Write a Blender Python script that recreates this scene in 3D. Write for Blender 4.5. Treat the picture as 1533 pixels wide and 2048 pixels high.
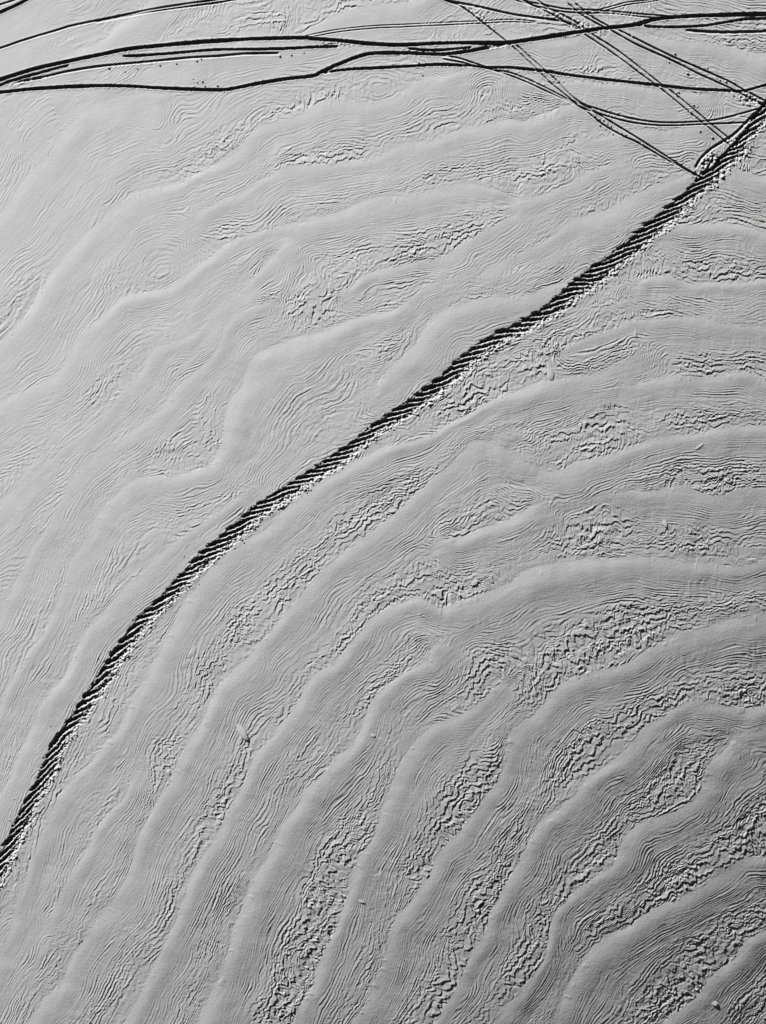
import bpy, math, time
import numpy as np
T0 = time.time()
for o in list(bpy.data.objects):
    bpy.data.objects.remove(o)
scene = bpy.context.scene

# ------------------------------------------------------------------ camera
PX = 0.02                       # metres of snow per photograph pixel
CAM_H = 60.0
cam_d = bpy.data.cameras.new('camera')
cam = bpy.data.objects.new('camera', cam_d)
scene.collection.objects.link(cam)
cam.location = (0, 0, CAM_H)
cam.rotation_euler = (0, 0, 0)
cam_d.sensor_fit = 'VERTICAL'
cam_d.sensor_height = 24.0
cam_d.lens = 24.0 * CAM_H / (2048 * PX)
cam_d.clip_end = 3000
scene.camera = cam

# ------------------------------------------------------------------ light
SUN_EL = math.radians(19.0)
SUN_LEFT = math.radians(34.0)   # the sun stands this far left of "up" in the picture
world = bpy.data.worlds.new('World')
scene.world = world
world.use_nodes = True
wn = world.node_tree
bg = wn.nodes['Background']
sky = wn.nodes.new('ShaderNodeTexSky')
sky.sky_type = 'NISHITA'
sky.sun_disc = False
sky.sun_elevation = SUN_EL
sky.sun_rotation = -SUN_LEFT
sky.altitude = 3000.0           # thin, clear air over high snow
sky.air_density = 0.4
sky.dust_density = 0.0
scene.cycles.diffuse_bounces = 0
bw = wn.nodes.new('ShaderNodeSeparateColor')  # the photograph is black and white, blue sky filtered dark: its red channel
wn.links.new(sky.outputs[0], bw.inputs[0])
wn.links.new(bw.outputs[0], bg.inputs['Color'])
bg.inputs['Strength'].default_value = 0.05
sl = bpy.data.lights.new('sun', 'SUN')
sl.energy = 5.0
sl.angle = math.radians(0.5)
sun = bpy.data.objects.new('sun', sl)
scene.collection.objects.link(sun)
sun.rotation_euler = (math.pi / 2 - SUN_EL, 0, math.pi + SUN_LEFT)
scene.view_settings.view_transform = 'Standard'
scene.view_settings.look = 'None'
scene.view_settings.exposure = 0.43
scene.view_settings.gamma = 1.0
scene.view_settings.use_curve_mapping = False

# ------------------------------------------------------------------ noise
class VN:
    """smooth value noise, range about -1..1"""
    def __init__(s, seed):
        s.t = np.random.RandomState(seed).uniform(-1, 1, (256, 256)).astype(np.float32)
    def __call__(s, x, y):
        xi = np.floor(x); yi = np.floor(y)
        fx = (x - xi).astype(np.float32); fy = (y - yi).astype(np.float32)
        xi = xi.astype(np.int32) & 255; yi = yi.astype(np.int32) & 255
        x1 = (xi + 1) & 255; y1 = (yi + 1) & 255
        fx = fx * fx * fx * (fx * (fx * 6 - 15) + 10)
        fy = fy * fy * fy * (fy * (fy * 6 - 15) + 10)
        t = s.t
        a = t[yi, xi]; b = t[yi, x1]; c = t[y1, xi]; d = t[y1, x1]
        a = a + (b - a) * fx; c = c + (d - c) * fx
        return a + (c - a) * fy
def noise(seed, x, y, sc, octv=1, gain=0.5):
    r = 0; a = 1.0; n = 0
    for k in range(octv):
        ang = 0.7 * k + seed * 1.3
        ca, sa = math.cos(ang), math.sin(ang)
        r = r + a * VN(seed * 17 + k)((x * ca - y * sa) / sc + 31.7 * k, (x * sa + y * ca) / sc + 12.3)
        n += a; a *= gain; sc *= 0.5
    return r / n * 1.3
NB = 12
def onoise(seed, x, y, th, ls, lt, octv=1, gain=0.5):
    """noise stretched along the local direction th: length ls along it, lt across it"""
    out = np.zeros(x.shape, np.float32)
    b = np.mod(th / math.pi * NB, NB)
    k0 = np.floor(b).astype(np.int32) % NB
    w1 = (b - np.floor(b)).astype(np.float32)
    w1 = w1 * w1 * (3 - 2 * w1)
    norm = np.sqrt(w1 * w1 + (1 - w1) ** 2)
    for k in range(NB):
        ang = k * math.pi / NB
        ca, sa = math.cos(ang), math.sin(ang)
        for m, w in ((k0 == k, 1 - w1), ((k0 + 1) % NB == k, w1)):
            idx = np.nonzero(m.ravel())[0]
            if not len(idx): continue
            xx = x.ravel()[idx]; yy = y.ravel()[idx]
            u = xx * ca + yy * sa; v = -xx * sa + yy * ca
            r = 0; a = 1.0; n = 0; s1 = ls; s2 = lt
            for q in range(octv):
                r = r + a * VN(seed * 31 + k + 100 * q)(u / s1 + 7.1 * q + 40, v / s2 + 3.3 * q + 40)
                n += a; a *= gain; s1 *= 0.5; s2 *= 0.5
            out.ravel()[idx] += (r / n) * w.ravel()[idx]
    return out / norm * 1.3
def sstep(a, b, x):
    t = np.clip((x - a) / (b - a), 0, 1)
    return t * t * (3 - 2 * t)
def gblur(a, sig):
    r = int(sig * 3) + 1
    k = np.exp(-0.5 * (np.arange(-r, r + 1) / sig) ** 2); k /= k.sum()
    for ax in (0, 1):
        p = np.pad(a, [(r, r) if i == ax else (0, 0) for i in (0, 1)], mode='edge')
        o = np.zeros(a.shape, a.dtype)
        n = a.shape[ax]
        for i, w in enumerate(k):
            o += w * (p[i:i + n, :] if ax == 0 else p[:, i:i + n])
        a = o
    return a

# ------------------------------------------------------------------ drift waves: the lower edge of every eroded zone,
# left to right, in photograph pixels (2 cm each)
EDGES = [
 # above / left of the big trail
 [(-60,480),(0,430),(32,385),(97,307),(140,255),(185,213),(240,195),(300,185)],
 [(-80,770),(0,690),(33,659),(70,612),(100,556),(140,512),(183,467),(213,425),(250,402),(300,388),(367,376),(413,342),(467,316),(512,262),(572,236),(630,205),(690,197),(742,205),(800,190),(840,162),(900,142)],
 [(400,415),(430,402),(480,385),(512,363),(580,332),(640,335),(712,330),(752,320),(780,300),(800,288),(862,277),(935,257),(1021,237),(1050,242),(1085,222),(1130,210),(1180,212)],
 [(-80,850),(0,810),(50,785),(110,745),(140,712),(155,675),(200,642),(240,598),(280,594),(330,575),(370,553),(400,525),(440,500),(512,465),(575,445),(645,432),(712,407),(760,400),(822,385),(870,372),(940,372),(1000,385),(1035,408),(1070,395),(1120,375),(1165,355),(1230,330)],
 [(-80,1080),(0,1010),(60,950),(120,905),(180,860),(230,800),(280,760),(300,715),(340,680),(400,665),(425,635),(480,590),(520,540),(560,500)],
 [(-60,1340),(0,1240),(50,1130),(110,1010),(160,940),(212,890),(265,862),(313,822),(350,782),(400,728),(425,700),(445,655),(480,620),(530,600)],
 [(-60,1560),(0,1430),(60,1310),(110,1220),(150,1110),(185,1040),(215,1000),(260,962),(300,945),(345,955),(427,935),(450,880),(450,812),(495,750),(512,712),(545,685),(605,668),(655,655),(712,632),(772,618),(820,600),(850,575),(880,560)],
 [(700,580),(735,548),(790,535),(850,520),(890,508),(940,485),(985,462),(1015,440),(1030,425)],
 [(760,760),(800,730),(835,690),(850,655),(870,630),(900,615),(935,605),(1023,585),(1080,578),(1140,560)],
 [(980,540),(1020,508),(1048,497),(1090,478),(1112,458),(1140,434),(1200,418),(1255,392),(1320,370),(1380,352)],
 [(-20,1640),(20,1560),(60,1450),(100,1380),(140,1310),(180,1250),(240,1190),(280,1140),(330,1100),(400,1050),(480,1000)],
 # among the ski tracks along the top
 [(120,115),(180,92),(215,75),(250,48),(290,22),(320,-20)],
 [(350,90),(420,70),(480,66),(540,64),(600,66),(640,53),(662,37),(712,17),(780,13),(830,2),(880,-30)],
 [(900,90),(960,72),(1010,70),(1060,75),(1110,88),(1160,78)],
 [(1040,165),(1100,172),(1160,160),(1220,166),(1290,178),(1350,188),(1400,190)],
 [(1180,280),(1240,262),(1290,258),(1350,258),(1410,250)],
 [(1240,60),(1330,72),(1400,92),(1470,101),(1533,106),(1650,110)],
 # below / right of the big trail
 [(1440,328),(1461,337),(1498,352),(1533,360),(1650,370)],
 [(1340,452),(1375,446),(1440,449),(1480,458),(1533,470),(1650,480)],
 [(1290,560),(1341,552),(1381,564),(1455,565),(1533,560),(1650,560)],
 [(1130,700),(1180,680),(1225,665),(1265,645),(1348,636),(1431,641),(1465,646),(1533,655),(1650,665)],
 [(-60,1990),(5,1890),(17,1855),(43,1769),(67,1703),(83,1640),(110,1600),(150,1550),(205,1500),(235,1455),(262,1400),(295,1350),(328,1284),(355,1225),(400,1168),(450,1115),(510,1070),(560,1035),(610,990),(650,955),(700,925),(759,895),(812,882),(889,862),(940,842),(960,815),(1000,790),(1040,780),(1071,769),(1120,757),(1160,745),(1201,739),(1245,722),(1275,705)],
 [(1265,768),(1295,758),(1355,747),(1400,750),(1465,752),(1500,750),(1533,760),(1650,770)],
 [(100,1830),(143,1740),(180,1685),(205,1655),(240,1600),(260,1560)],
 [(0,2140),(60,2048),(110,1982),(130,1955),(157,1896),(187,1846),(235,1800),(262,1740),(277,1680),(290,1645),(313,1603),(335,1570),(345,1533),(362,1505),(382,1466),(410,1425),(440,1375),(480,1334),(510,1296),(555,1247),(590,1200),(645,1140),(715,1092),(790,1040),(845,975),(882,946),(925,909),(942,889),(985,882),(1025,900),(1050,928),(1080,940),(1121,939),(1188,918),(1255,894),(1308,874),(1415,858),(1482,853),(1533,850),(1650,850)],
 [(895,1072),(925,1066),(972,1054),(1023,1033),(1065,1008)],
 [(1265,985),(1308,976),(1355,970),(1385,977),(1440,988),(1533,977),(1650,975)],
 [(200,2150),(250,2048),(280,1996),(307,1943),(333,1886),(352,1850),(380,1789),(390,1762),(407,1723),(430,1683),(453,1626),(473,1603),(490,1563),(515,1510),(545,1477),(579,1437),(602,1384),(640,1343),(662,1327),(712,1277),(745,1235),(795,1208),(829,1186),(860,1200),(885,1220),(939,1203),(982,1180),(1021,1158),(1061,1138),(1131,1125),(1181,1121),(1255,1112),(1321,1121),(1401,1125),(1504,1127),(1533,1122),(1650,1120)],
 [(350,2150),(395,2048),(412,2012),(440,1956),(462,1890),(470,1845),(485,1808),(500,1763),(519,1736),(539,1709),(552,1686),(569,1643),(595,1603),(612,1573),(640,1556),(665,1530),(695,1500),(712,1474),(732,1440),(745,1400),(789,1361),(822,1337),(848,1315),(856,1295)],
 [(560,2150),(592,2048),(602,2010),(625,1970),(645,1926),(659,1893),(680,1860),(690,1823),(697,1790),(710,1750),(721,1718),(745,1679),(759,1653),(766,1620),(779,1580),(790,1536),(812,1500),(845,1466),(879,1443),(919,1426),(955,1411),(978,1388),(995,1370)],
 [(640,2150),(700,2048),(712,2030),(739,1986),(759,1956),(773,1913),(780,1860),(805,1823),(840,1777),(866,1736),(882,1708),(912,1676),(942,1643),(965,1613),(990,1575),(1003,1545),(1010,1500),(1022,1465),(1041,1440),(1070,1422),(1104,1391),(1125,1371),(1161,1354),(1210,1340),(1261,1318),(1305,1293),(1335,1281),(1388,1264),(1438,1250),(1488,1241),(1533,1231),(1650,1210)],
 [(800,2150),(862,2048),(879,2023),(912,1976),(935,1930),(955,1896),(970,1856),(984,1818),(1005,1779),(1023,1748),(1041,1716),(1061,1672),(1088,1635),(1128,1614),(1151,1593),(1181,1558),(1206,1536),(1233,1512),(1281,1463),(1308,1441),(1341,1422),(1381,1402),(1430,1412),(1475,1422),(1508,1425),(1533,1418),(1650,1390)],
 [(920,2150),(985,2048),(1021,2003),(1058,1973),(1090,1925),(1105,1870),(1121,1818),(1151,1785),(1191,1757),(1216,1736),(1234,1708),(1255,1668),(1290,1642),(1340,1622),(1385,1602),(1408,1570),(1418,1530),(1445,1500)],
 [(1080,2150),(1110,2048),(1130,1975),(1158,1918),(1188,1890),(1254,1850),(1288,1829),(1338,1801),(1371,1789),(1415,1765),(1448,1752),(1467,1733),(1490,1712),(1533,1708),(1650,1700)],
 [(1250,2150),(1321,2048),(1355,2020),(1385,2005),(1411,1983),(1423,1956),(1440,1934),(1479,1898),(1500,1872),(1533,1856),(1650,1800)],
 [(1400,2200),(1450,2130),(1500,2070),(1560,2010),(1650,1950)],
]

def run_on(pl, far):
    """a line that leaves the photographed ground runs on beyond it"""
    out = [tuple(map(float, p)) for p in pl]
    for end in (0, -1):
        x, y = out[end]
        if x < -2 or x > 1535 or y < -2 or y > 2050:
            nx, ny = out[1] if end == 0 else out[-2]
            L = math.hypot(x - nx, y - ny) or 1
            q = (x + (x - nx) / L * far, y + (y - ny) / L * far)
            out = [q] + out if end == 0 else out + [q]
    return out
EDGES = [run_on(pl, 520) for pl in EDGES]
def seg_iter(pl):
    for i in range(len(pl) - 1):
        yield i, pl[i], pl[i + 1]
GS = 4.0
gx = np.arange(-640, 2176, GS); gy = np.arange(-640, 2692, GS)
GX, GY = np.meshgrid(gx, gy)
GX = GX.astype(np.float32); GY = GY.astype(np.float32)
D1 = np.full(GX.shape, 1e9, np.float32); D2 = D1.copy()
OR = np.zeros(GX.shape, np.float32); OI = OR.copy()
for pl in EDGES:
    best = np.full(GX.shape, 1e9, np.float32); side = np.zeros(GX.shape, np.float32)
    for i, (x0, y0), (x1, y1) in seg_iter(pl):
        dx, dy = x1 - x0, y1 - y0; L = math.hypot(dx, dy)
        tx, ty = dx / L, dy / L
        a = (GX - x0) * tx + (GY - y0) * ty
        ac = np.clip(a, 0, L)
        p = tx * (GY - y0) - ty * (GX - x0)
        ov = a - ac
        if i == 0: ov = np.where(a < 0, ov * 2.2, ov)
        if i == len(pl) - 2: ov = np.where(a > L, ov * 2.2, ov)
        d2 = p * p + ov * ov
        c = d2 < best
        best = np.where(c, d2, best)
        # soft sign keeps corners tidy
        side = np.where(c, p / (np.sqrt(d2) + 1e-3), side)
        w = L / (d2 + 500.0) ** 1.5
        OR += w * (tx * tx - ty * ty); OI += w * (2 * tx * ty)
    best = np.sqrt(best)
    D1 = np.where((side >= 0) & (best < D1), best, D1)
    D2 = np.where((side < 0) & (best < D2), best, D2)
D1 = np.where(D1 > 240, np.maximum(150 - D2, 30), D1)
D2 = np.where(D2 > 240, np.maximum(150 - D1, 30), D2)
F = D1 / (D1 + D2 + 1e-3)
WID = gblur(np.clip(D1 + D2, 40, 220), 5.0)
ZR = gblur(np.cos(2 * np.pi * F), 1.9); ZI = gblur(np.sin(2 * np.pi * F), 1.9)
BR = gblur(np.cos(2 * np.pi * F), 2.8); BI = gblur(np.sin(2 * np.pi * F), 2.8)
OR = gblur(OR, 4); OI = gblur(OI, 4)
_m = np.hypot(OR, OI) + 1e-9
OR /= _m; OI /= _m
print('phase field', round(time.time() - T0, 1))

def samp(A, x, y):
    u = np.clip((x - gx[0]) / GS, 0, A.shape[1] - 1.001); v = np.clip((y - gy[0]) / GS, 0, A.shape[0] - 1.001)
    ui = u.astype(np.int32); vi = v.astype(np.int32)
    fu = (u - ui).astype(np.float32); fv = (v - vi).astype(np.float32)
    a = A[vi, ui]; b = A[vi, ui + 1]; c = A[vi + 1, ui]; d = A[vi + 1, ui + 1]
    a = a + (b - a) * fu; c = c + (d - c) * fu
    return (a + (c - a) * fv).astype(np.float32)

# ------------------------------------------------------------------ the grid (fine where the photograph looks, coarser beyond)
STEP = 1.0
def axis(n, margin=26):
    a = list(np.arange(-margin, n + margin + STEP, STEP))
    up = []; s = STEP; p = a[-1]
    while p < n + 30000:
        s = min(s * 1.10, 4.0) if p < n + 560 else s * 1.12
        p += s; up.append(p)
    dn = []; s = STEP; p = a[0]
    while p > -30000:
        s = min(s * 1.10, 4.0) if p > -560 else s * 1.12
        p -= s; dn.append(p)
    return np.array(dn[::-1] + a + up, np.float32)
ax_u = axis(1533); ax_v = axis(2048)
NU, NV = len(ax_u), len(ax_v)
U, V = np.meshgrid(ax_u, ax_v)
print('grid', NU, NV, NU * NV)
inside = sstep(-620, -380, U) * sstep(2153, 1913, U) * sstep(-620, -380, V) * sstep(2668, 2428, V)

# ------------------------------------------------------------------ large relief
sx, sy = -math.sin(SUN_LEFT), math.cos(SUN_LEFT)
Xm = (U - 766.5) * PX; Ym = (1024 - V) * PX
def soft(a, lim):
    return lim * np.tanh(a / lim)
Xs = soft(Xm, 60.0); Ys = soft(Ym, 60.0)
Q = -(Xs * sx + Ys * sy)
MA, MB, MC = 0.0058, 0.00010, 0.0016
Z = -(MA * Q * Q / 2 + MB * Q ** 3 / 3 + MC * Xs * Q + 0.018 * Q)
Z = np.maximum(Z, -18.0) if False else Z
Zmacro = Z.copy()

# wave phase, read through a slightly wandering coordinate
wu = U + 6.0 * noise(1, U, V, 70, 1) + 1.0 * noise(2, U, V, 20, 2)
wv = V + 6.0 * noise(3, U, V, 70, 1) + 1.0 * noise(4, U, V, 20, 2)
zr = samp(ZR, wu, wv); zi = samp(ZI, wu, wv)
f = np.mod(np.arctan2(zi, zr) / (2 * np.pi), 1.0)
mag = np.clip(np.hypot(zr, zi) * 1.25, 0, 1)
th = 0.5 * np.arctan2(samp(OI, U, V), samp(OR, U, V))
wid = samp(WID, U, V)
# wandering along / across directions
thn = th
lr = np.clip((U * 0.62 + V * 0.5) / (1533 * 0.62 + 2048 * 0.5), 0, 1)    # how far towards the lower right
bl = 1 - sstep(.35, .7, lr)
bl = np.clip(bl + 0.35 * noise(44, U, V, 120, 1), 0, 1)
zr2 = samp(ZR, wu, wv) * (1 - bl) + samp(BR, wu, wv) * bl * 1.15; zi2 = samp(ZI, wu, wv) * (1 - bl) + samp(BI, wu, wv) * bl * 1.15
fs = np.mod(np.arctan2(zi2, zr2) / (2 * np.pi), 1.0)
ms = np.hypot(zr2, zi2)
# bulk profile table: slope away from the sun as a function of phase
pf = np.array([0, .03, .08, .14, .20, .28, .42, .60, .90, .975, 1.0])
ps = np.array([-1.2, -1.6, -1.1, 0, .62, .58, .28, .14, .12, .02, -1.2])
tf = np.linspace(0, 1, 513)
tp = np.interp(tf, pf, ps); tp -= tp.mean()
th_h = -np.cumsum(tp) / 512; th_h -= th_h.mean()
A_wave = (0.031 + 0.045 * lr) * np.clip(0.85 + 0.6 * noise(5, U, V, 170, 2), .25, 1.5)
Z += inside * A_wave * sstep(.25, .85, ms) * np.interp(fs, tf, th_h).astype(np.float32) * (wid * PX)
# soft unevenness
Z += inside * 0.010 * onoise(70, U, V, th, 38, 120, 2) * (.5 + .6 * lr)
Z += inside * 0.006 * noise(71, U, V, 34, 2) * (.5 + .6 * lr)
Z += inside * 0.012 * onoise(6, U, V, th, 160, 70, 2)
Z += inside * 0.0016 * onoise(7, U, V, th, 60, 12, 2)
print('bulk', round(time.time() - T0, 1))

# ------------------------------------------------------------------ roughness map
SPOTS = [  # centre, radii, angle (deg, up from horizontal), strength : the strongly broken patches
 (430,300,85,32,38,.9),(620,215,100,28,22,1.0),(650,315,120,28,12,.8),(560,470,60,30,25,.3),(460,450,50,25,30,.5),(880,345,70,22,25,.7),(910,470,110,35,20,.9),
 (1090,320,85,45,20,.9),(600,600,100,60,10,.8),(700,500,70,40,20,.5),(760,690,90,40,10,.5),(570,760,60,70,40,.6),(430,840,50,80,70,.5),(280,610,70,30,45,.4),
 (210,760,90,40,40,.5),(900,690,60,25,20,.3),(950,610,90,25,20,.6),(1200,430,90,25,15,.4),(1130,705,110,40,10,1.4),(950,800,70,40,30,1.2),
 (1440,540,90,25,0,1.0),(1440,730,90,30,0,.8),(1190,850,90,55,20,1.2),(1400,830,100,30,5,.7),(1430,960,100,30,0,.9),(1180,1060,80,50,10,1.3),(1410,1075,100,35,5,.9),
 (750,1020,110,35,30,1.0),(560,1180,120,40,50,.8),(800,1180,110,30,35,.7),(920,1185,70,35,15,1.2),(690,1290,120,30,48,.8),(1230,1270,150,55,25,1.3),(1080,1340,90,50,40,1.1),
 (960,1330,70,60,40,1.0),(1450,1210,100,25,5,.8),(1290,1420,130,30,30,1.2),(1480,1390,60,40,10,1.3),(1160,1500,80,40,50,1.3),(1490,1650,70,70,10,1.5),(1340,1560,90,35,40,.8),
 (1240,1690,50,60,55,.8),(1170,1770,70,40,50,1.1),(1350,1770,120,35,35,1.1),(1440,1900,100,50,35,1.2),(1340,1990,90,40,40,1.1),(900,1610,110,40,55,1.1),(950,1560,70,30,30,.8),
 (860,1720,60,40,70,1.0),(660,1730,120,60,60,1.0),(640,1850,120,50,60,1.1),(570,1990,70,50,60,1.1),(780,1930,110,25,70,.9),(970,1790,130,35,65,1.0),(900,1970,110,35,65,1.0),
 (1050,1900,110,35,70,1.0),(1230,1830,90,30,50,.8),(490,1250,60,40,50,.8),(420,1340,80,40,55,.8),(320,1560,90,40,60,.7),(230,1640,60,30,50,.7),(560,1500,130,35,60,.8),
 (430,1640,130,30,62,.7),(360,1250,80,20,55,.2),(610,1400,90,30,50,.8),(760,1380,80,25,45,.7),(1500,2000,60,60,45,.6),(360,90,90,25,10,.0),(1480,80,70,14,0,.7),
 (1480,345,60,18,0,.8),(1160,145,60,16,5,.5),(1080,195,60,25,15,.7),(240,60,50,20,35,.4),(730,5,90,20,10,.8),(560,50,50,25,40,.4),(860,200,60,30,20,.3)]
SM = np.zeros(U.shape, np.float32)
for (cx, cy, ra, rb, an, st) in SPOTS:
    a = math.radians(-an); ca, sa = math.cos(a), math.sin(a)
    r = max(ra, rb) * 2.2
    i0, i1 = np.searchsorted(ax_v, (cy - r, cy + r)); j0, j1 = np.searchsorted(ax_u, (cx - r, cx + r))
    uu = U[i0:i1, j0:j1] - cx; vv = V[i0:i1, j0:j1] - cy
    e = ((uu * ca + vv * sa) / ra) ** 2 + ((-uu * sa + vv * ca) / rb) ** 2
    SM[i0:i1, j0:j1] = np.maximum(SM[i0:i1, j0:j1], st * np.exp(-0.9 * e ** 1.5))

# ------------------------------------------------------------------ wind-cut layers (terraces)
patchy = noise(8, U, V, 150, 2)
base_r = np.clip(0.50 + 0.85 * lr + 0.40 * patchy, 0.25, 1.5)
fj = f + 0.03 * noise(9, U, V, 45, 2)
zone = sstep(0, 1, (fj - (.16 - .06 * lr)) / (.24 - .05 * lr)) * sstep(1.0, .985, f) * sstep(0.15, 0.5, ms)
# count of layers met up to phase f : fine first, wide later
FN = np.linspace(0, 1, 257)
spac = np.interp(FN, [0, .3, .5, .75, 1.0], [.040, .042, .050, .064, .082])
LN = np.concatenate([[0], np.cumsum(1 / spac)[:-1]]) / 256
lay = np.interp(f, FN, LN).astype(np.float32) * np.clip(wid / 115, .55, 1.6)
sp_px = np.interp(f, FN, spac).astype(np.float32) * 115           # spacing in pixels
lay = lay + 1.3 * noise(10, U, V, 150, 1) + 1.2 * onoise(11, U, V, th, 150, 36, 2)
gr = np.gradient(lay)
gm = np.hypot(gr[0], gr[1])
zone = zone * (0.12 + 0.88 * sstep(.025, .070, gm))      # no closed rings round flat spots
del gr, gm
def billow(n):
    return np.abs(n)
teeth = billow(onoise(12, U, V, th, 10, 60, 1)) + 0.35 * billow(onoise(13, U, V, th, 5, 26, 1))
rough_f = np.clip(0.35 * base_r + SM, 0, 1.4) * sstep(.35, .75, f)
teeth_w = 0.06 + 0.75 * rough_f
def saw(L, sharp):
    fr = L - np.floor(L)
    return np.where(fr < 1 - sharp, fr / (1 - sharp), (1 - fr) / sharp) - 0.5
def lvl(seed, L):
    """a random number for every layer, 0..1"""
    t = np.random.RandomState(seed).uniform(0, 1, 512).astype(np.float32)
    return t[np.floor(L).astype(np.int32) & 511]
La = lay + teeth_w * teeth + 0.12 * noise(14, U, V, 18, 2) + 0.50 * onoise(47, U, V, th, 80, 9, 2)
sharpA = np.clip(1.7 / sp_px, .10, .5)
hA = saw(La, sharpA)
brk = sstep(-.45, .2, onoise(15, U, V, th, 60, 9, 2))      # lines die out and begin again
ampA = (0.0040 + 0.0215 * (sp_px / 12)) * (0.30 + 0.9 * base_r + 0.45 * SM) * zone * (0.22 + 0.85 * brk) * np.clip(0.45 + 0.5 * noise(34, U, V, 50, 2) + .75 * lvl(5, La), .1, 1.6)
Z += inside * ampA * hA
# second, coarser set in the badly broken patches
lay2 = np.interp(f, FN, LN).astype(np.float32) * 0.62 + 0.8 * noise(16, U, V, 80, 2) + 0.5 * onoise(17, U, V, th, 60, 30, 2)
K0 = lvl(7, lay2 * 1.0) * 230.0        # every layer breaks along its own line, so the plates chip apart
kp = sstep(-.3, .3, noise(45, U, V, 45, 1))
n2 = onoise(18, U + K0 * (kp > .5), V + .5 * K0 * (kp > .5), th, 16, 60, 1)
t2 = billow(n2) * kp + (.55 - billow(n2)) * (1 - kp) + 0.45 * billow(onoise(19, U, V, th, 6, 22, 1))
L2 = lay2 + 0.80 * t2
hB = saw(L2, 0.10)
zoneB = sstep(.36, .60, fj) * sstep(1.0, .985, f)
cut = sstep(-.4, .15, onoise(46, U, V, th, 22, 12, 2))
Z += inside * 0.043 * hB * np.clip(SM + .62 * base_r - .28, 0, 1.5) * zoneB * (.35 + .65 * lvl(6, L2)) * (.3 + .7 * cut)
# a very fine set low on the smooth backs
L3 = lay * 1.7 + 0.7 * onoise(35, U, V, th, 110, 30, 2)
Z += inside * 0.0064 * saw(L3, .45) * sstep(.12, .28, fj) * sstep(.85, .55, f) * (0.25 + .75 * sstep(-.2, .5, noise(36, U, V, 50, 2))) * (.5 + .7 * lr)
# the largest plates, where the crust is broken worst
lay3 = np.interp(f, FN, LN).astype(np.float32) * 0.36 + 0.7 * noise(62, U, V, 70, 2)
t3 = .55 - billow(onoise(63, U, V, th, 24, 80, 1)) + .4 * billow(onoise(64, U, V, th, 10, 30, 1))
L4 = lay3 + 0.75 * t3
Z += inside * 0.045 * saw(L4, .09) * np.clip(SM - .75, 0, .7) * zoneB * (.3 + .7 * lvl(9, L4))
# cross-wind ribs of the lower right
rib = onoise(20, U + 14 * noise(60, U, V, 45, 2), V + 14 * noise(61, U, V, 45, 2), th, 6.5, 26, 2)
Z += inside * 0.0045 * rib * zone * np.clip(base_r, 0, 1) * (0.25 + .75 * sstep(0, .5, noise(37, U, V, 60, 1)))
# chips and little tongues left standing just beyond the eroded edge
chip = np.maximum(onoise(38, U, V, th, 6, 18, 1) - .78, 0) / .4
Z += inside * 0.012 * np.minimum(chip, 1) * sstep(.16, .0, f) * sstep(0, .4, noise(39, U, V, 40, 1)) * np.clip(base_r, .1, 1)
# fine ripple everywhere in the shadier parts + grain
Z += inside * 0.0026 * onoise(21, U, V, th, 38, 4.5, 2) * (0.15 + zone) * (.4 + .6 * lr)
Z += 0.0017 * noise(22, U, V, 3.0, 2) * (0.5 + 0.9 * lr) * inside
print('layers', round(time.time() - T0, 1))

# ------------------------------------------------------------------ tracks
def smooth_pl(pl, n=6):
    P = np.array(pl, float)
    P = np.vstack([2 * P[0] - P[1], P, 2 * P[-1] - P[-2]])
    out = []
    for i in range(1, len(P) - 2):
        for t in np.arange(n) / n:
            p0, p1, p2, p3 = P[i - 1], P[i], P[i + 1], P[i + 2]
            out.append(0.5 * ((2 * p1) + (-p0 + p2) * t + (2 * p0 - 5 * p1 + 4 * p2 - p3) * t * t + (-p0 + 3 * p1 - 3 * p2 + p3) * t ** 3))
    out.append(P[-2])
    return np.array(out)
def polydist(pl, reach):
    """block, distance across (positive to the right of travel), arc length, inside a band of the line"""
    P = smooth_pl(pl)
    i0, i1 = np.searchsorted(ax_v, (P[:, 1].min() - reach, P[:, 1].max() + reach))
    j0, j1 = np.searchsorted(ax_u, (P[:, 0].min() - reach, P[:, 0].max() + reach))
    bd = np.full((i1 - i0, j1 - j0), 1e9, np.float32); bs = bd.copy(); ba = np.zeros_like(bd)
    acc = 0.0
    for k in range(len(P) - 1):
        x0, y0 = P[k]; x1, y1 = P[k + 1]
        L = math.hypot(x1 - x0, y1 - y0)
        if L < 1e-6: continue
        a0, a1 = np.searchsorted(ax_v, (min(y0, y1) - reach, max(y0, y1) + reach)); b0, b1 = np.searchsorted(ax_u, (min(x0, x1) - reach, max(x0, x1) + reach))
        if a1 <= a0 or b1 <= b0: acc += L; continue
        uu = U[a0:a1, b0:b1] - x0; vv = V[a0:a1, b0:b1] - y0
        tx, ty = (x1 - x0) / L, (y1 - y0) / L
        a = uu * tx + vv * ty; p = tx * vv - ty * uu; ac = np.clip(a, 0, L)
        d = np.sqrt(p * p + (a - ac) ** 2)
        S = (slice(a0 - i0, a1 - i0), slice(b0 - j0, b1 - j0))
        c = d < bd[S]
        bd[S] = np.where(c, d, bd[S]); bs[S] = np.where(c, np.sign(p) * d, bs[S]); ba[S] = np.where(c, acc + ac, ba[S])
        acc += L
    return (slice(i0, i1), slice(j0, j1)), bd, bs, ba, acc
OWN = np.zeros(U.shape, np.int16)       # which track a grid vertex belongs to (0 = snow field)
PARTS = [None]                          # id -> (thing index, part name)
THINGS = []                             # (name, label, category, group, loc)
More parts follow.
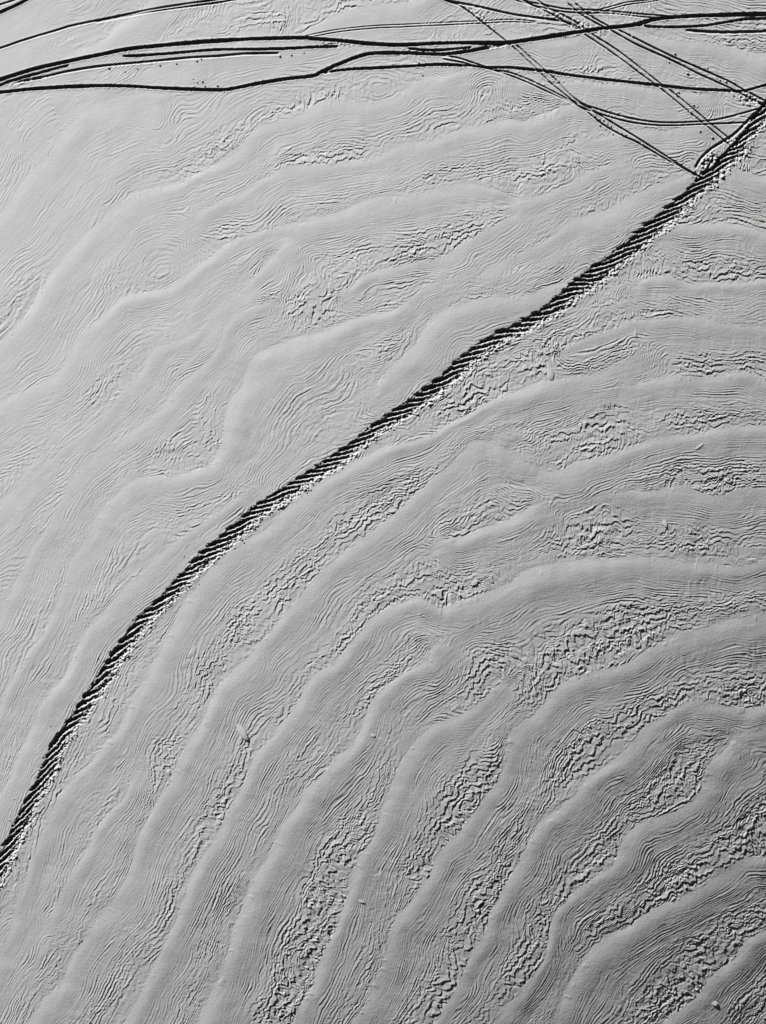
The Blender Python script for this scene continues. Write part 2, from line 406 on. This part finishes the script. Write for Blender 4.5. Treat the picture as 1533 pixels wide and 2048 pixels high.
def groove(pl, w, depth, part_name, thing, seed, rim=0.010, rough=0.25):
    depth = depth * (1.5 if w > 3 else 1.25); w0 = w; w = w * (.84 if w > 3 else 1.35); rough = rough if w0 > 3 else rough * .25
    sl_, bd, bs, ba, tot = polydist(run_on(pl, 450) if w0 > 3 else pl, w * 3 + 8)
    u, v = U[sl_], V[sl_]
    n1 = noise(50 + seed, ba, bs * 0 + seed * 9, 30, 3)
    e = noise(90 + seed, u, v, 5, 2)
    d = (bd + rough * 1.6 * e) / (1 + (.22 if w0 > 3 else .12) * noise(130 + seed, ba, bs * 0, 60, 3))
    ends = sstep(-1, 7, ba) * sstep(-1, 7, tot - ba)
    dep = depth * (1 + 0.22 * n1) * ends
    cut = dep * sstep(w, w * (0.62 if w0 > 3 else .25), d)
    ridge = rim * np.exp(-((d - w * 1.15) / 1.9) ** 2) * (1 + (0.8 if w0 > 3 else .15) * e) * ends
    fl = sstep(w * 1.7, w * 1.0, d)     # old relief is flattened in the groove
    Z[sl_] = Z[sl_] - cut + ridge + (0.004 if w0 > 3 else 0.001) * e * sstep(w * 1.1, w * .8, d) * ends
    PARTS.append((thing, part_name))
    m = (bd < w + 1.2) & (ba > 0.5) & (ba < tot - 0.5)
    OWN[sl_][m] = len(PARTS) - 1
def track(label, lines, w, depth, rough=0.25, group='ski tracks crossing along the top'):
    THINGS.append(('ski_track', label, 'ski track', group))
    t = len(THINGS) - 1
    for k, pl in enumerate(lines):
        groove(pl, w, depth, 'groove', t, len(PARTS) * 3 + k, rim=0.09 * depth + 0.002, rough=rough)
EXT = -60
# thin pairs of ski grooves first, deep tracks cut over them
track('faint double ski groove rising from the left edge to the top edge', [[(-60,115),(0,97),(50,80),(107,63),(143,52),(200,40),(267,26),(333,14),(450,-3),(560,-20)], [(190,45),(267,30),(333,19),(400,10),(450,3),(520,-10)]], 2.3, .034)
track('short thick track cutting across the top left corner', [[(-60,55),(0,25),(30,12),(57,-2),(100,-25)]], 4.2, .055)
track('short thin track outermost in the top left corner', [[(-60,30),(0,10),(33,-1),(80,-20)]], 2.0, .03)
track('thin double groove arching over the deep track near the top middle', [[(608,73),(640,66),(679,59),(745,52),(812,49),(912,44),(962,42),(1023,39),(1075,43)], [(625,74),(679,64),(745,57),(812,54),(912,49),(962,47),(1023,44),(1073,46)]], 1.4, .018)
track('double groove from the top edge running right into the long deep track', [[(1000,-25),(1044,0),(1081,8),(1131,18),(1188,20),(1228,23),(1288,29),(1350,33)], [(1030,0),(1081,14),(1131,24),(1188,26),(1228,27),(1288,34),(1340,37)]], 2.0, .032)
track('double groove leaving the top edge right of the middle towards the messy crossing', [[(1165,27),(1208,17),(1254,5),(1304,-1),(1360,-15)], [(1160,31),(1208,22),(1254,10),(1304,3),(1370,-10)]], 1.5, .022)
track('diagonal pair of ski grooves running from the top middle down to the big trail', [[(850,-25),(885,-2),(923,13),(955,37),(979,56),(1021,90),(1075,140),(1100,165),(1144,200),(1172,222),(1208,250),(1248,273),(1275,285),(1321,312),(1388,347),(1412,360)], [(1031,88),(1091,142),(1110,158),(1144,193),(1181,217),(1210,236),(1281,280),(1338,316),(1396,353)]], 2.1, .044)
track('shallow curved pair of grooves bending right to meet the top of the big trail', [[(880,112),(912,115),(962,131),(990,140),(1023,146),(1074,167),(1141,200),(1195,218),(1254,235),(1321,245),(1404,243),(1454,235),(1521,217)], [(885,118),(950,131),(1023,152),(1088,180),(1154,210),(1188,224),(1254,243),(1321,251),(1404,249),(1498,245)]], 2.0, .034)
track('left one of the two long parallel diagonal ski pairs at the upper right', [[(1015,-25),(1041,-5),(1081,17),(1131,43),(1171,70),(1221,103),(1311,170),(1331,185),(1388,232),(1467,296)], [(1050,-25),(1064,-8),(1098,15),(1150,43),(1184,68),(1238,103),(1324,170),(1345,184),(1421,247),(1477,292)]], 2.1, .040)
track('rightmost long diagonal ski pair ending at the right edge beside the big trail', [[(1135,5),(1164,30),(1211,56),(1228,64),(1271,88),(1338,118),(1398,148),(1464,178),(1533,213),(1570,232)], [(1150,5),(1176,28),(1220,54),(1241,62),(1338,110),(1414,143),(1464,166),(1484,178),(1533,203),(1570,222)]], 2.1, .040)
track('groove running into the messy crossing from the top edge, left of the parallel pairs', [[(870,-10),(900,2),(945,11),(1023,28),(1061,34),(1128,43),(1165,59)]], 2.6, .04)
track('middle deep track starting beside a fork at the left and merging near the top middle', [[(245,113),(300,110),(367,105),(433,100),(512,99),(579,97),(640,94),(678,93)]], 3.8, .05)
track('thin long track just below the middle deep track on the left', [[(30,165),(80,156),(133,144),(200,133),(283,125),(367,117),(433,113),(500,108),(560,107)]], 2.6, .036)
track('short thick fork of the tracks at the left edge', [[(-60,195),(0,171),(30,160),(77,147),(140,130)]], 3.4, .045)
track('short deep track segment between the long tracks near the top middle', [[(815,97),(850,100),(879,100),(910,98),(945,95)]], 3.6, .05)
track('deep upper side track right of the crossing, rejoining the long track', [[(1275,50),(1300,53),(1338,54),(1404,52),(1450,45),(1488,39),(1533,37),(1600,36)]], 3.4, .045)
track('short side track at the right edge below the long deep track', [[(1370,60),(1400,63),(1454,65),(1533,63),(1600,62)]], 3.0, .04)
track('long deep track, lowest at the left edge, climbing into the crossing near the middle', [[(-60,190),(0,185),(80,177),(183,172),(267,173),(333,177),(433,180),(467,177),(512,168),(572,158),(625,152),(645,143),(679,128),(712,115),(745,107),(809,106),(856,108),(895,108),(945,101),(985,93),(1012,88)]], 4.6, .06)
track('lowest long deep track, branching right below the crossing and sagging to the right edge', [[(645,147),(670,142),(712,138),(812,133),(879,129),(945,132),(979,135),(1023,135),(1088,142),(1154,152),(1238,162),(1314,170),(1388,178),(1455,181),(1488,182),(1533,170),(1590,155)]], 3.8, .05)
track('widest long deep track crossing the whole field from the left edge to the right edge', [[(-60,180),(0,160),(67,139),(127,125),(200,110),(260,98),(357,88),(433,82),(512,78),(605,76),(630,78),(685,82),(745,88),(800,90),(895,86),(980,86),(1021,85),(1088,75),(1164,63),(1221,55),(1268,50),(1315,38),(1372,33),(1455,30),(1533,28),(1600,25)]], 5.2, .066)
track('short curved spur beside the big trail near its upper end', [[(1533,207),(1500,238),(1470,268),(1443,285),(1420,300),(1402,318),(1390,338)], [(1512,240),(1486,272),(1458,300),(1436,325),(1424,345)], [(1430,305),(1424,322),(1414,340)]], 3.0, .04, .5)

# the big trail
for (cx, cy, ra, rb, an, amp) in [(1125,36,65,10,-14,.03),(1180,60,35,8,-10,.035),(668,84,42,6,-6,.035),(830,100,30,6,0,.03),(1005,88,22,7,0,.03),(1500,200,34,13,-25,.05),(1418,322,26,14,50,.05),(60,160,45,5,12,.03),(1465,288,22,9,-40,.04),(1395,352,22,8,-35,.04),(955,30,40,6,-35,.03)]:
    a = math.radians(-an); ca, sa = math.cos(a), math.sin(a); r = ra * 2.2
    i0, i1 = np.searchsorted(ax_v, (cy - r, cy + r)); j0, j1 = np.searchsorted(ax_u, (cx - r, cx + r))
    uu = U[i0:i1, j0:j1] - cx; vv = V[i0:i1, j0:j1] - cy
    e = ((uu * ca + vv * sa) / ra) ** 2 + ((-uu * sa + vv * ca) / rb) ** 2
    n_ = np.abs(noise(211, U[i0:i1, j0:j1], V[i0:i1, j0:j1], 7, 2)) + .6 * noise(212, U[i0:i1, j0:j1], V[i0:i1, j0:j1], 3.5, 1)
    Z[i0:i1, j0:j1] += amp * (n_ - .3) * np.exp(-e ** 1.5)
THINGS.append(('snow_trail', 'wide churned trail curving through the snow from the upper right to the lower left', 'trail', None))
tt = len(THINGS) - 1
TR = [(1620,100),(1570,165),(1533,226),(1501,266),(1475,301),(1428,349),(1388,386),(1331,439),(1255,505),(1171,567),(1104,621),(1041,658),(995,680),(929,728),(879,774),(812,822),(745,868),(679,920),(612,962),(532,1014),(494,1046),(441,1093),(384,1146),(327,1206),(277,1256),(240,1310),(207,1360),(174,1410),(144,1453),(110,1510),(94,1552),(63,1612),(33,1672),(10,1726),(-15,1792),(-60,1900)][::-1]
TR = run_on(TR, 480)
sl_, bd, bs, ba, tot = polydist(TR, 75)
u, v = U[sl_], V[sl_]
e1 = noise(201, u, v, 9, 3); e2 = noise(202, u, v, 30, 2)
hw = 13.8 + 1.8 * noise(203, ba, bs * 0, 90, 2)
db = bs + 1.0 * e1 + 2.0
# diagonal pits left by the skis, running about 22 degrees off the trail's axis
ph = (ba - db / (0.42 + .08 * noise(208, ba, bs * 0, 200, 1))) / 25.0 + 0.9 * noise(204, ba, bs * 0, 80, 2) + 0.13 * e1 + 0.14 * noise(209, u, v, 4, 2)
fr = ph - np.floor(ph)
lv = np.random.RandomState(8).uniform(0, 1, 512).astype(np.float32)[np.floor(ph).astype(np.int32) & 511]
pit = np.interp(fr, [0, .08, .20, .55, .76, 1], [0, .35, 1.0, 1.0, .10, 0]).astype(np.float32)
ph2 = (ba - db / 0.5) / 10.0 + 0.5 * e2 + .3 * e1
pit2 = np.abs((ph2 - np.floor(ph2)) * 2 - 1)
hw = hw + 5.5 * np.exp(-((u - 1185) ** 2 + (v - 555) ** 2) / 75.0 ** 2) + 3 * np.exp(-((u - 1300) ** 2 + (v - 465) ** 2) / 60.0 ** 2)
tl = np.clip((db + (3 + 6 * lv) * (fr - .5) + 1.2 * noise(210, u, v, 4, 1)) / (hw * (.88 + .26 * lv)), -1.6, 1.6)
depth = 0.15 * (1 + 0.12 * noise(205, ba, bs * 0, 140, 2)) * (.8 + .3 * lv)
prof = np.interp(tl, [-1.6, -1.15, -1.0, -.82, -.4, .0, .3, .8, 1.15, 1.5, 1.6], [0, .02, 0, -1.0, -1.05, -.95, -.62, -.40, -.06, .04, 0]).astype(np.float32)
inn = sstep(1.18, .92, np.abs(tl)) * (tl < 0) + sstep(1.5, 1.0, tl) * (tl >= 0)
chunk = np.abs(noise(206, u, v, 7, 2)) + 0.7 * np.abs(noise(207, u, v, 3.5, 1))
Z[sl_] = Z[sl_] + depth * prof * (1 - (0.97 - .15 * lv) * (1 - pit) * sstep(.9, .1, tl)) + 0.012 * (pit2 - .5) * inn + 0.058 * (chunk - .35) * inn * sstep(-.5, .5, tl) + 0.010 * e1 * inn
PARTS.append((tt, 'trench_bed'))
m = (bs > -24) & (bs <= 7) & (bd < 30)
OWN[sl_][m] = len(PARTS) - 1
PARTS.append((tt, 'crumbled_rim'))
m = (bs > 7) & (bs < 24) & (bd < 30)
OWN[sl_][m] = len(PARTS) - 1
print('tracks', round(time.time() - T0, 1))

# ------------------------------------------------------------------ material
def snow_material(name, base, bump, scale):
    m = bpy.data.materials.new(name); m.use_nodes = True
    nt = m.node_tree; p = nt.nodes['Principled BSDF']
    p.inputs['Roughness'].default_value = 0.75
    p.inputs['Specular IOR Level'].default_value = 0.15
    geo = nt.nodes.new('ShaderNodeNewGeometry')
    n = nt.nodes.new('ShaderNodeTexNoise'); n.inputs['Scale'].default_value = scale; n.inputs['Detail'].default_value = 3
    nt.links.new(geo.outputs['Position'], n.inputs['Vector'])
    b = nt.nodes.new('ShaderNodeBump'); b.inputs['Strength'].default_value = 1.0; b.inputs['Distance'].default_value = bump
    nt.links.new(n.outputs['Fac'], b.inputs['Height']); nt.links.new(b.outputs['Normal'], p.inputs['Normal'])
    c = nt.nodes.new('ShaderNodeTexNoise'); c.inputs['Scale'].default_value = 0.35; c.inputs['Detail'].default_value = 4
    nt.links.new(geo.outputs['Position'], c.inputs['Vector'])
    r = nt.nodes.new('ShaderNodeMapRange'); r.inputs['To Min'].default_value = base * .97; r.inputs['To Max'].default_value = base * 1.03
    nt.links.new(c.outputs['Fac'], r.inputs['Value'])
    nt.links.new(r.outputs['Result'], p.inputs['Base Color'])
    return m
M_SNOW = snow_material('wind_packed_snow', 0.62, 0.004, 22.0)
M_CUT = snow_material('cut_snow', 0.60, 0.005, 25.0)

# ------------------------------------------------------------------ meshes : the sheet is divided along the tracks' outlines
PXx = (U - 766.5) * PX * (1 - np.clip(Zmacro, -5, 5) / CAM_H)
PYy = (1024 - V) * PX * (1 - np.clip(Zmacro, -5, 5) / CAM_H)
CO = np.stack([PXx, PYy, Z], -1).reshape(-1, 3).astype(np.float32)
quad_own = np.minimum(np.minimum(OWN[:-1, :-1], OWN[1:, :-1]), np.minimum(OWN[:-1, 1:], OWN[1:, 1:]))
II, JJ = np.nonzero(quad_own >= 0)
def build(name, sel, mat):
    i, j = np.nonzero(sel)
    a = (i * NU + j)
    q = np.stack([a, a + NU, a + NU + 1, a + 1], -1).ravel()
    used = np.zeros(NU * NV, bool); used[q] = True
    idx = np.cumsum(used) - 1
    co = CO[used]
    q = idx[q].astype(np.int32)
    me = bpy.data.meshes.new(name)
    me.vertices.add(len(co)); me.vertices.foreach_set('co', co.ravel())
    n = len(q) // 4
    me.loops.add(n * 4); me.loops.foreach_set('vertex_index', q)
    me.polygons.add(n); me.polygons.foreach_set('loop_start', np.arange(0, n * 4, 4, dtype=np.int32))
    me.update(calc_edges=True)
    me.materials.append(mat)
    o = bpy.data.objects.new(name, me)
    scene.collection.objects.link(o)
    return o
g = build('snow_ground', quad_own == 0, M_SNOW)
g['kind'] = 'structure'
roots = {}
multi = {}
for p in PARTS[1:]: multi[p[0]] = multi.get(p[0], 0) + 1
for k in range(1, len(PARTS)):
    t, pn = PARTS[k]
    sel = quad_own == k
    if not sel.any(): continue
    name, label, cat, grp = THINGS[t]
    if multi[t] == 1:
        o = build(name, sel, M_CUT)
        r = o
    else:
        if t not in roots:
            r = bpy.data.objects.new(name, None)
            i, j = np.argwhere(sel)[len(np.argwhere(sel)) // 2]
            r.location = tuple(float(c) for c in CO[i * NU + j])
            scene.collection.objects.link(r); roots[t] = r
        r = roots[t]
        o = build(pn, sel, M_CUT)
        o.parent = r
        o.matrix_parent_inverse = __import__('mathutils').Matrix.Translation(r.location).inverted()
    r['label'] = label; r['category'] = cat
    if grp: r['group'] = grp
print('built', round(time.time() - T0, 1))

# ------------------------------------------------------------------ loose snow: crumbs and tongues, one object each
from mathutils import Vector
def surf(u, v):
    i = int(np.clip(np.searchsorted(ax_v, v), 0, NV - 1)); j = int(np.clip(np.searchsorted(ax_u, u), 0, NU - 1))
    return CO[i * NU + j]
rs = np.random.RandomState(77)
def lump_mesh(name, lx, ly, lz, jag, seed, n=14, m=8, tongue=False):
    r = np.random.RandomState(seed)
    ph = r.uniform(0, 6.28, 8)
    vs = []; fs_ = []
    for a in range(m + 1):
        el = -0.35 + (math.pi / 2 + 0.35) * a / m
        for b in range(n):
            t = 2 * math.pi * b / n
            k = 1 + jag * (math.sin(2 * t + ph[0]) * .5 + math.sin(3 * t + ph[1] + a * .6) * .5 + math.sin(5 * t + ph[2] + a) * .35)
            x = math.cos(el) * math.cos(t) * k; y = math.cos(el) * math.sin(t) * k; z = math.sin(el) * (1 + jag * .4 * math.sin(4 * t + ph[3]))
            if tongue:          # long low tail up-wind, blunt raised nose
                z *= 0.25 + 0.75 * max(0.0, (x + 1) / 2) ** 1.3
                y *= 0.45 + 0.55 * max(0.0, (x + 1) / 2) ** .7
            vs.append((x * lx, y * ly, z * lz))
    for a in range(m):
        for b in range(n):
            p = a * n + b; q = a * n + (b + 1) % n
            fs_.append((p, q, q + n, p + n))
    fs_.append(tuple(m * n + b for b in range(n)))
    me = bpy.data.meshes.new(name); me.from_pydata(vs, [], fs_); me.materials.append(M_SNOW)
    return me
crumb_meshes = [lump_mesh('snow_crumb', 1, .85, .75, .22, k) for k in range(6)]
def crumb(u, v, size, label, group):
    o = bpy.data.objects.new('snow_crumb', crumb_meshes[rs.randint(6)])
    c = surf(u, v)
    o.location = (float(c[0]), float(c[1]), float(c[2]) + size * PX * .1)
    o.rotation_euler = (0, 0, rs.uniform(0, 6.28)); o.scale = (size * PX * rs.uniform(.8, 1.3), size * PX, size * PX)
    scene.collection.objects.link(o)
    o['label'] = label; o['category'] = 'snow crumb'; o['group'] = group
for (u_, v_) in [(1190,232),(1199,238),(1207,240),(1215,247),(1222,252),(1235,262),(1243,266),(1252,270),(1200,250),(1212,258),(1226,268),(1285,288)]:
    crumb(u_, v_, rs.uniform(1.3, 2.2), 'small snow crumb beside the diagonal ski pair from the top middle', 'crumbs beside the middle diagonal ski pair')
for (u_, v_) in [(1375,222),(1381,224),(1387,210),(1395,213),(1345,196),(1352,186),(1357,184),(1265,72),(1338,124),(1350,107),(1375,147),(1415,136),(1440,160),(1452,163),(1400,262),(1425,275)]:
    crumb(u_, v_, rs.uniform(1.4, 2.6), 'small snow crumb beside the two long parallel ski pairs at upper right', 'crumbs beside the upper right ski pairs')
for (u_, v_) in [(275,137),(320,130),(353,127),(394,122),(403,118),(387,158),(395,165),(405,163),(410,172),(435,171),(390,173),(640,96),(650,88),(665,86),(560,112),(583,110),(608,106),(218,136),(250,143),(640,91),(845,150),(838,125)]:
    crumb(u_, v_, rs.uniform(1.3, 2.4), 'small snow crumb lying between the deep tracks along the top', 'crumbs between the deep tracks')
for (u_, v_) in [(118,1463),(101,1451),(152,1314),(196,1315),(28,1598),(20,1640),(368,1112)]:
    crumb(u_, v_, rs.uniform(1.1, 1.7), 'stray snow crumb on smooth snow above the wide trail', 'stray crumbs above the trail')
TP = smooth_pl(TR, 8)
seg = np.hypot(*np.diff(TP, axis=0).T); cum = np.concatenate([[0], np.cumsum(seg)])
for k in range(80):
    a = rs.uniform(60, cum[-1] - 60)
    q = np.searchsorted(cum, a) - 1
    t_ = (a - cum[q]) / seg[q]; p = TP[q] * (1 - t_) + TP[q + 1] * t_
    tx, ty = (TP[q + 1] - TP[q]) / seg[q]
    low = rs.rand() < .62
    d = rs.uniform(13, 25) if low else -rs.uniform(15, 23)
    u_, v_ = p[0] - ty * d, p[1] + tx * d
    if not (-5 < u_ < 1540 and -5 < v_ < 2050): continue
    crumb(u_, v_, rs.uniform(1.0, 2.2), 'snow crumb on the lower right rim of the wide trail' if low else 'snow crumb on the upper left rim of the wide trail',
          'crumbs on the lower rim of the trail' if low else 'crumbs on the upper rim of the trail')
for k, (u_, v_, lx, ly, lz, ang, lab) in enumerate([
    (483, 1461, 23, 9, .075, -56, 'lone teardrop of snow standing on smooth snow below the middle of the trail'),
    (1101, 745, 15, 9, .040, -80, 'large pointed snow tongue right of the trail, below the scaly patch'),
    (1068, 735, 14, 6, .035, -60, 'smaller snow tongue left of the large pointed tongue below the trail'),
    (1271, 666, 9, 4, .030, -85, 'tiny lone snow tongue at the right, just past the end of a scaly patch'),
    (1330, 1045, 11, 5, .035, -70, 'small snow tongue between two flaky patches at the right'),
    (1426, 2005, 11, 6, .010, -25, 'small square snow chip near the bottom right corner'),
    (743, 1470, 9, 4, .016, -20, 'small snow chip in the smooth hollow at the lower middle'),
    (719, 1801, 10, 4, .016, -25, 'thin snow chip on a smooth ridge near the bottom middle'),
    (1399, 893, 11, 4, .028, 35, 'small oblong snow chip slanting in a shaded hollow at the right'),
    (1344, 931, 6, 4, .025, -60, 'tiny snow chip below the slanting oblong chip at the right')]):
    o = bpy.data.objects.new('snow_tongue', lump_mesh('snow_tongue', lx * PX, ly * PX, lz, .08, 40 + k, 22, 9, True))
    c = surf(u_, v_); o.location = tuple(float(x) for x in c); o.rotation_euler = (0, 0, math.radians(ang))
    scene.collection.objects.link(o)
    o['label'] = lab; o['category'] = 'snow lump'
print('done', round(time.time() - T0, 1))
